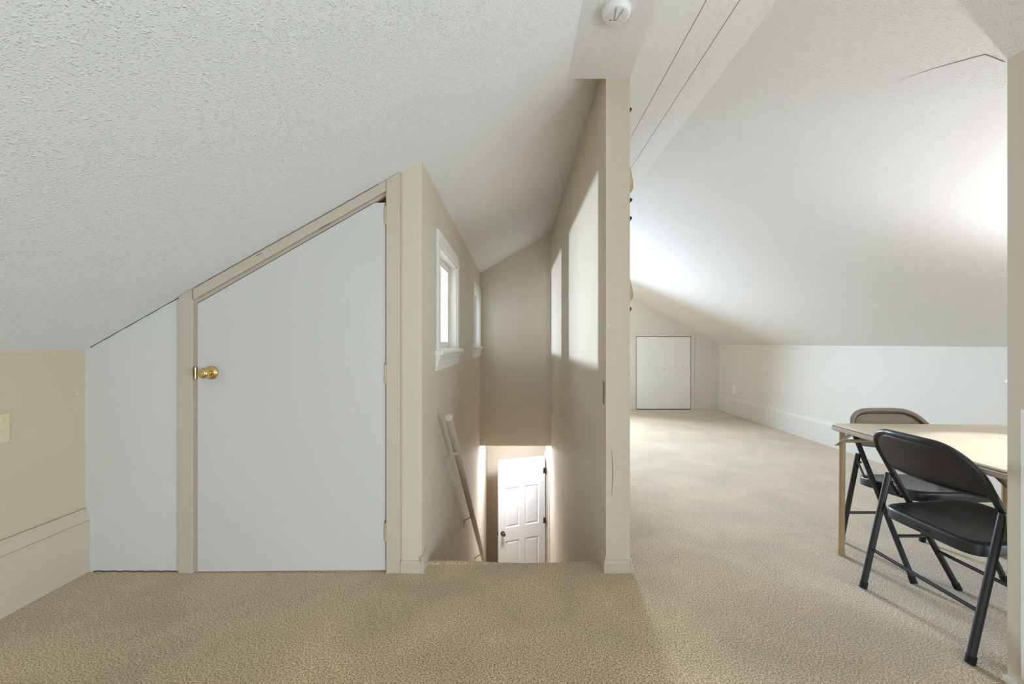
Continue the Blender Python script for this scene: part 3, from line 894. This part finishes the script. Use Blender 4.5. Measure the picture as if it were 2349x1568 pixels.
def make_chair(name, label, loc, rz, back_mat, seat_mat, leg_mat, group):
    t = thing(name, label, 'chair', loc, rz, group=group)
    r = 0.0132
    YFt, YRr = 0.222, 0.236
    # line of the long front tube in the side view: front foot -> shoulder
    fx0, fz0 = 0.217, 0.0
    sx_, sz_ = -0.176, 0.70

    def line(z):
        return fx0 + (sx_ - fx0) * (z / sz_)
    dirv = Vector((sx_ - fx0, 0, sz_)).normalized()
    # upper frame: inverted U with wide corners, from z=0.56
    zs, ztop = 0.632, 0.765
    R = 0.125
    pts_ = [(line(zs), YFt, zs)]
    zc = ztop - R * 0.92
    for k in range(0, 13):
        a = math.pi / 2 * k / 12
        y = YFt - R + R * math.cos(a)
        z = zc + (ztop - zc) * math.sin(a)
        pts_.append((line(z) - 0.006 * math.sin(a), y, z))
    bow = 0.016
    mids = []
    for k in range(1, 8):
        y = (YFt - R) * (1 - 2 * k / 8)
        mids.append((line(ztop) - 0.006 - bow * math.cos(y / YFt * math.pi / 2) * 0.5, y, ztop + 0.002))
    left = [(p[0], -p[1], p[2]) for p in pts_[::-1]]
    full = pts_ + mids + left
    tube('back_frame', full, r, back_mat, t, 14)
    # pressed groove just inside the tube
    gr = [(line(0.60) + 0.000, YFt - 0.018, 0.60)]
    for k in range(0, 13):
        a = math.pi / 2 * k / 12
        z = zc + (ztop - zc - 0.016) * math.sin(a)
        gr.append((line(z) - 0.001 - 0.010 * math.sin(a), YFt - R + (R - 0.018) * math.cos(a), z))
    gm = []
    for k in range(1, 8):
        y = (YFt - R) * (1 - 2 * k / 8)
        gm.append((line(ztop - 0.016) - 0.011 - 0.006 * math.cos(y / YFt * math.pi / 2), y, ztop - 0.016))
    # front legs: straight continuation to the floor
    for s in (1, -1):
        lg = tube('front_leg', [(line(zs + 0.01), s * YFt, zs + 0.01), (line(0.03), s * YFt, 0.03)], r * 0.98, leg_mat, t, 14)
        tube('foot_cap', [(line(0.030), s * YFt, 0.030), (line(0.002), s * YFt, 0.002)], r * 1.14, RUBBER, lg, 14)
    # rear legs meeting the tube at z=.54
    rx0, rxt, rzt = -0.222, line(0.545) - 0.014, 0.545
    for s in (1, -1):
        lg = tube('rear_leg', [(rxt, s * YRr, rzt), (rxt, s * YRr, rzt - 0.012), (rx0 + (rxt - rx0) * 0.04, s * YRr, 0.03)], [r * 0.86, r * 1.02, r * 1.02], leg_mat, t, 14)
        tube('foot_cap', [(rx0 + (rxt - rx0) * 0.055, s * YRr, 0.030), (rx0, s * YRr, 0.002)], r * 1.18, RUBBER, lg, 14)
        # link between the legs at seat height
        ln = box('hinge_link', (-0.045, 0.045, -0.0015, 0.0015, -0.006, 0.006), leg_mat, t)
        ln.location = (line(0.475) - 0.012, s * (YRr + 0.0145), 0.468)
        ln.rotation_euler = (0, math.radians(58), 0)
        for px_, pz_ in ((line(0.475) - 0.012 + 0.021, 0.434), (line(0.475) - 0.012 - 0.021, 0.502)):
            lathe('rivet', [(0.0, s * -0.016), (0.006, s * -0.016), (0.006, 0.0), (0.0045, s * 0.004), (0.0, s * 0.005)], leg_mat, t, 10, 'y', (px_, s * (YRr + 0.0155), pz_))
    # cross bars
    zb = 0.185
    xr_ = rx0 + (rxt - rx0) * zb / rzt
    tube('rear_stretcher', [(xr_, -YRr, zb), (xr_, YRr, zb)], 0.0075, leg_mat, t, 10)
    tube('front_stretcher', [(line(0.185), -YFt, 0.185), (line(0.185), YFt, 0.185)], 0.0075, leg_mat, t, 10)
    # seat pan: dished top with a rolled lip
    bm_ = bmesh.new()
    n = 56
    ax, ay = 0.196, 0.208
    rings = []
    cx = 0.028

    def zsurf(x, y):
        u = (x - cx) / ax
        v = y / ay
        return 0.425 + 0.012 * u - 0.016 * (1 - u * u) * (1 - v * v) + 0.008 * max(0.0, u) ** 2
    for f in (0.02, 0.25, 0.5, 0.72, 0.88, 0.96):
        rings.append([bm_.verts.new((x, y, zsurf(x, y))) for x, y in superring(ax * f, ay * f, 6.0, n, cx)])
    for f, dz in ((0.99, -0.004), (1.0, -0.012), (1.0, -0.048), (0.975, -0.050), (0.965, -0.014)):
        rings.append([bm_.verts.new((x, y, zsurf(x, y) + dz)) for x, y in superring(ax * f, ay * f, 6.4, n, cx)])
    rings.append([bm_.verts.new((x, y, zsurf(x, y) - 0.012)) for x, y in superring(ax * 0.5, ay * 0.5, 4.0, n, cx)])
    rings.append([bm_.verts.new((x, y, zsurf(x, y) - 0.006)) for x, y in superring(ax * 0.02, ay * 0.02, 4.0, n, cx)])
    for a, b in zip(rings[:-1], rings[1:]):
        for k in range(n):
            bm_.faces.new((a[k], a[(k + 1) % n], b[(k + 1) % n], b[k]))
    bm_.faces.new(rings[0])
    bm_.faces.new(rings[-1])
    seat = link('seat', bm_, seat_mat, t, smooth=True)
    md = seat.modifiers.new('edge', 'EDGE_SPLIT')
    md.split_angle = math.radians(60)
    # raised marks pressed into the rear lip
    bm_ = bmesh.new()
    for k in range(5):                       # letters C O S C O read from the chair's left to its right
        y = (2 - k) * 0.013
        xl_ = cx - ax - 0.0004
        if k in (0, 3):
            cpts = [(xl_, y - 0.0042 * math.cos(a), 0.386 + 0.0045 * math.sin(a)) for a in [math.radians(45 + 27 * j) for j in range(11)]]
        elif k in (1, 4):
            cpts = [(xl_, y + 0.0042 * math.cos(a), 0.386 + 0.0045 * math.sin(a)) for a in [2 * math.pi * j / 12 for j in range(13)]]
        else:
            cpts = [(xl_, y + 0.0040 * math.sin(2 * math.pi * (j / 12 * 1.16 - 0.08)), 0.3905 - 0.009 * j / 12) for j in range(13)]
        add_tube(bm_, cpts, 0.0009, 6)
    link('embossed_mark', bm_, seat_mat, seat, smooth=True)
    # curved back panel between the tubes
    bm_ = bmesh.new()
    NU, NV = 24, 10
    zlow = 0.585

    def zhi(y):
        ya = abs(y)
        if ya < YFt - R:
            return ztop - 0.004
        q = min(1.0, (ya - (YFt - R)) / R)
        return zc + (ztop - zc) * math.sqrt(max(0.0, 1 - q * q)) - 0.004
    yw = YFt - 0.004
    grids = []
    for off_ in (0.0, -0.0035):
        g = []
        for i in range(NU + 1):
            y = -yw + 2 * yw * i / NU
            z_b = zlow + 0.004 - 0.016 * (1 - (y / yw) ** 2)
            z_t = max(z_b + 0.01, zhi(y))
            colv = []
            for j in range(NV + 1):
                v = j / NV
                z = z_b + (z_t - z_b) * v
                edge = min(1.0, min(v / 0.12, (1 - v) / 0.16, (1 - abs(y) / yw) / 0.12))
                dish = -0.006 - 0.024 * math.cos(y / yw * math.pi / 2) * (0.35 + 0.65 * edge)
                colv.append(bm_.verts.new((line(z) + dish + off_, y, z)))
            g.append(colv)
        grids.append(g)
    g0, g1 = grids
    for i in range(NU):
        for j in range(NV):
            bm_.faces.new((g0[i][j], g0[i + 1][j], g0[i + 1][j + 1], g0[i][j + 1]))
            bm_.faces.new((g1[i][j], g1[i][j + 1], g1[i + 1][j + 1], g1[i + 1][j]))
    for i in range(NU):
        bm_.faces.new((g0[i][0], g1[i][0], g1[i + 1][0], g0[i + 1][0]))
        bm_.faces.new((g0[i][NV], g0[i + 1][NV], g1[i + 1][NV], g1[i][NV]))
    for j in range(NV):
        bm_.faces.new((g0[0][j], g0[0][j + 1], g1[0][j + 1], g1[0][j]))
        bm_.faces.new((g0[NU][j], g1[NU][j], g1[NU][j + 1], g0[NU][j + 1]))
    bk = link('backrest', bm_, back_mat, t, smooth=True)
    tube('edge_groove', gr + gm + [(p[0], -p[1], p[2]) for p in gr[::-1]], 0.0026, DARKSTEEL, bk, 8)
    tube('rolled_edge', [(line(zlow + 0.004 - 0.016 * (1 - u * u)) - 0.006 - 0.024 * math.cos(u * math.pi / 2) * 0.35 - 0.002, u * yw, zlow + 0.004 - 0.016 * (1 - u * u)) for u in [-1 + i / 12 for i in range(25)]],
         0.004, back_mat, bk, 8)
    for y in (0.09, -0.07):
        lathe('rivet', [(0.0, 0.0), (0.005, 0.0), (0.004, -0.003), (0.0, -0.004)], leg_mat, bk, 10, 'x', (line(ztop) - 0.020, y, ztop - 0.006))
    return t


make_chair('folding_chair', 'black steel folding chair nearest the viewer, facing the card table', (1.862, 1.766, 0), 0.0, BLACKSTEEL, BLACKSTEEL, BLACKSTEEL, 'folding chairs at the card table')
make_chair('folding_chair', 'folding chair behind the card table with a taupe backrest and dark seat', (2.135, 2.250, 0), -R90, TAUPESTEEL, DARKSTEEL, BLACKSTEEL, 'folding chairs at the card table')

# ------------------------------------------------------------------ card table
TS = 0.91
tb = thing('card_table', 'square tan folding card table with a padded vinyl top', 'table', (2.188, 1.905, 0), math.radians(-2.4))
hs_ = TS / 2
ZT = 0.71


def rr(h, rad, k=8):
    out = []
    for cx_, cy_, a0 in ((h - rad, h - rad, 0), (-h + rad, h - rad, 90), (-h + rad, -h + rad, 180), (h - rad, -h + rad, 270)):
        for i in range(k + 1):
            a = math.radians(a0 + 90 * i / k)
            out.append((cx_ + rad * math.cos(a), cy_ + rad * math.sin(a)))
    return out


def ringstack(name, layers, mat, parent, smooth=True):
    bm_ = bmesh.new()
    rings = [[bm_.verts.new((x, y, z)) for x, y in rr(h, rad)] for h, rad, z in layers]
    n = len(rings[0])
    for a, b in zip(rings[:-1], rings[1:]):
        for k in range(n):
            bm_.faces.new((a[k], a[(k + 1) % n], b[(k + 1) % n], b[k]))
    bm_.faces.new(rings[0])
    bm_.faces.new(rings[-1])
    o_ = link(name, bm_, mat, parent, smooth=smooth)
    md_ = o_.modifiers.new('edge', 'EDGE_SPLIT')
    md_.split_angle = math.radians(35)
    return o_


ringstack('table_top', [(hs_ - 0.010, 0.028, ZT - 0.012), (hs_ - 0.010, 0.028, ZT - 0.004), (hs_ - 0.014, 0.026, ZT), (0.1, 0.02, ZT + 0.0005)], VINYL, tb)
ringstack('rim', [(hs_ - 0.03, 0.02, ZT - 0.034), (hs_ - 0.006, 0.034, ZT - 0.034), (hs_, 0.036, ZT - 0.029), (hs_, 0.036, ZT - 0.0135), (hs_ - 0.004, 0.034, ZT - 0.010), (hs_ - 0.012, 0.03, ZT - 0.0105)], TAUPERIM, tb)
ringstack('bead', [(hs_ - 0.010, 0.03, ZT - 0.0112), (hs_ - 0.0055, 0.033, ZT - 0.0108), (hs_ - 0.0055, 0.033, ZT - 0.0085), (hs_ - 0.010, 0.03, ZT - 0.0085)], SEAM, tb)
for sx in (-1, 1):
    for sy in (-1, 1):
        lx, ly = sx * (hs_ - (0.030 if sy > 0 else 0.040)), (hs_ - 0.068 if sy > 0 else -hs_ + 0.028)
        lg = tube('leg', [(lx, ly, ZT - 0.035), (lx + sx * 0.002, ly + sy * 0.005, 0.012)], 0.0145, BRONZE, tb, 16)
        tube('foot_cap', [(lx + sx * 0.002, ly + sy * 0.005, 0.03), (lx + sx * 0.002, ly + sy * 0.005, 0.0)], 0.0165, BRONZE, lg, 16)
        # folding brace: two flat straps from rim to leg
        for k, o_ in enumerate((0.0, 0.014)):
            bmb = bmesh.new()
            bo = 0.0165 if sy > 0 else -0.020
            p0 = Vector((lx + sx * bo, ly - sy * (0.085 - o_), ZT - 0.036))
            p1 = Vector((lx + sx * bo, ly + sy * 0.022, ZT - 0.115))
            add_tube(bmb, [p0, p1], 0.0095, 8, True, 0.35)
            link('folding_brace', bmb, TAUPERIM, tb, smooth=True)
for sy in (-1, 1):
    cy_ = hs_ - 0.068 if sy > 0 else -hs_ + 0.028
    tube('cross_bar', [(-hs_ + 0.03, cy_, ZT - 0.085), (hs_ - 0.03, cy_, ZT - 0.085)], 0.009, BRONZE, tb, 10)

# ------------------------------------------------------------------ table lamp
BULB = emitter('lamp_bulb_glow', (0.98, 0.98, 1.0, 1), 1300)
t = thing('table_lamp', 'table lamp with a white cone shade on the card table', 'lamp', (2.20, 1.61, ZT + 0.001))
lathe('lamp_base', [(0.0, 0.0), (0.075, 0.0), (0.075, 0.012), (0.055, 0.02), (0.06, 0.05), (0.085, 0.10), (0.08, 0.16), (0.045, 0.215), (0.022, 0.25), (0.02, 0.28), (0.0, 0.28)], CERAMIC, t, 32)
tube('lamp_stem', [(0, 0, 0.27), (0, 0, 0.471)], 0.008, BRASS, t, 12)
lathe('bulb', [(0.0, 0.470), (0.008, 0.471), (0.010, 0.480), (0.015, 0.488), (0.018, 0.498), (0.015, 0.509), (0.008, 0.515), (0.0, 0.516)], BULB, t, 24)
zb0, zb1 = 0.995 - ZT, 1.240 - ZT
sh = lathe('lamp_shade', [(0.225, zb0), (0.060, zb1), (0.0575, zb1), (0.2225, zb0)], SHADE, t, 64, close=True)
for a in range(3):
    aa = math.radians(120 * a + 20)
    tube('shade_spider', [(0.008 * math.cos(aa), 0.008 * math.sin(aa), 0.448), (0.03 * math.cos(aa), 0.03 * math.sin(aa), 0.452), (0.058 * math.cos(aa), 0.058 * math.sin(aa), zb1 - 0.004)], 0.0015, BRASS, sh, 6)
